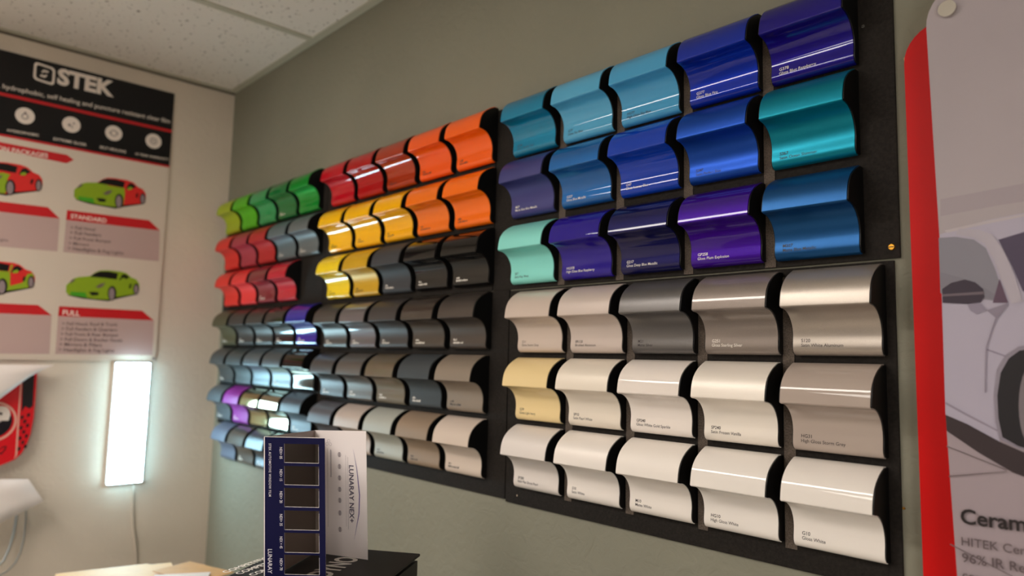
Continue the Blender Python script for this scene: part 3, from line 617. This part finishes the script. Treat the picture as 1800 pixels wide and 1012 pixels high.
for (y0_, y1_), w in zip(wy, ('NEX+ 05', 'NEX+ 15', 'NEX+ 20', 'NEX+ 35', 'NEX + 45', 'NEX+ 70')):
    yc = (y0_+y1_)/2; text_span(b, w, fp(491.6, yc-10, .0003), fp(491.6, yc+10, .0003), ab, m_bw, size=0.0056, bold=0.014)
b.build('front_lettering', br); b = MB()
kr = (R_-K_).normalized(); nkr = Vector((kr.y, -kr.x, 0)); Lkr = (R_-K_).length
def gp(px, py, d=0.0004): return K_+kr*((px-555)/91*Lkr)+nkr*d+Vector((0, 0, ZK-(py-758)/(985-758)*(ZK-Z0)))
m_gk = mat('brochure_grey_print', '#4a4356', 0.5); m_gl = mat('brochure_pale_print', '#a89da0', 0.5)
text_span(b, 'LUNARAY NEX+', gp(616, 818), gp(616, 922), kr, m_gk, size=0.0125, bold=0.02)
b.poly([gp(x, y) for x, y in ((623, 785), (630, 825), (634.5, 870), (633, 905), (623, 955), (631.5, 905), (632.8, 870), (629, 825))], mat('brochure_violet', '#5d4f8e', 0.5))
for x, y0_, y1_, wd_ in ((613.5, 803, 935, 0.5), (610, 800, 930, .4), (583, 792, 843, 1.6), (577.5, 790, 935, 0.5)): b.poly([gp(x, y0_), gp(x+wd_, y0_), gp(x+wd_, y1_), gp(x, y1_)], m_gl)
for yy in (800, 822, 843, 864, 884, 907, 937):
    c = gp(599, yy); vs, fs = ring(c, kr, ZU, 0.0028, 0.0035, 14); b.raw(vs, fs, m_gl); b.poly([c+kr*u*.002+ZU*v*.004 for u, v in ((-1, -1), (1, -1), (1, 1), (-1, 1))], m_gl)
for yy, xx in ((776, 580), (782, 577), (782, 583)): vs, fs = ring(gp(xx, yy), kr, ZU, 0.0022, 0.0027, 14); b.raw(vs, fs, m_gl)
b.build('back_lettering', br)

for o in br.children:                                # the leaflet leans a little sideways
    lean = Vector((RGT.x, RGT.y, 0)).normalized()
    for v in o.data.vertices: v.co += lean*(0.0575*(Z1-v.co.z))
# manilla folders in a pile on the desk's far corner
m_man = mat('manilla_card', '#e3bd86', 0.6, noise=(30, 0.04)); m_man2 = mat('kraft_card', '#cf9f62', 0.6, noise=(30, 0.05)); m_paper = mat('white_paper', '#e6dcd6', 0.6)
def folder(name, label, cat, p0, p1, depth, z, th, mt, grp=None, tab=None):
    a = hit(*p0, 2, z); c = hit(*p1, 2, z); d = (c-a).normalized(); n_ = Vector((d.y, -d.x, 0))
    pts = [a, c]
    if tab:
        pts = [a, a+d*tab[0]+n_*0.0]
        L = (c-a).length; pts = [a, a+d*(L*tab[0]), a+d*(L*tab[0]+0.01)+n_*0.014, c+n_*0.014]
    far = [pts[-1]+n_*depth, a+n_*depth]
    b = MB(); b.prism(pts+far, (0, 0, -th), mt); o = b.build(name); return tag(o, label, cat, grp)
folder('manilla_folder', 'pale manilla folder with a raised tab, left of the carton', 'folder', (97, 1008), (300, 985.5), 0.22, 0.955, 0.0025, m_man, None, (0.78,))
folder('paper_stack', 'stack of papers under the manilla folder on the desk corner', 'paper stack', (110, 1010), (296, 990), 0.21, 0.9524, 0.0919, m_paper)
folder('kraft_folder', 'brown kraft folder with a bent tab beside the manilla folder', 'folder', (268, 1003), (334, 986), 0.17, 0.962, 0.0015, m_man2)
folder('white_sheet', 'white sheet of paper lying at the right end of the folders', 'paper', (272, 1010), (370, 1005), 0.12, 0.966, 0.001, m_paper)
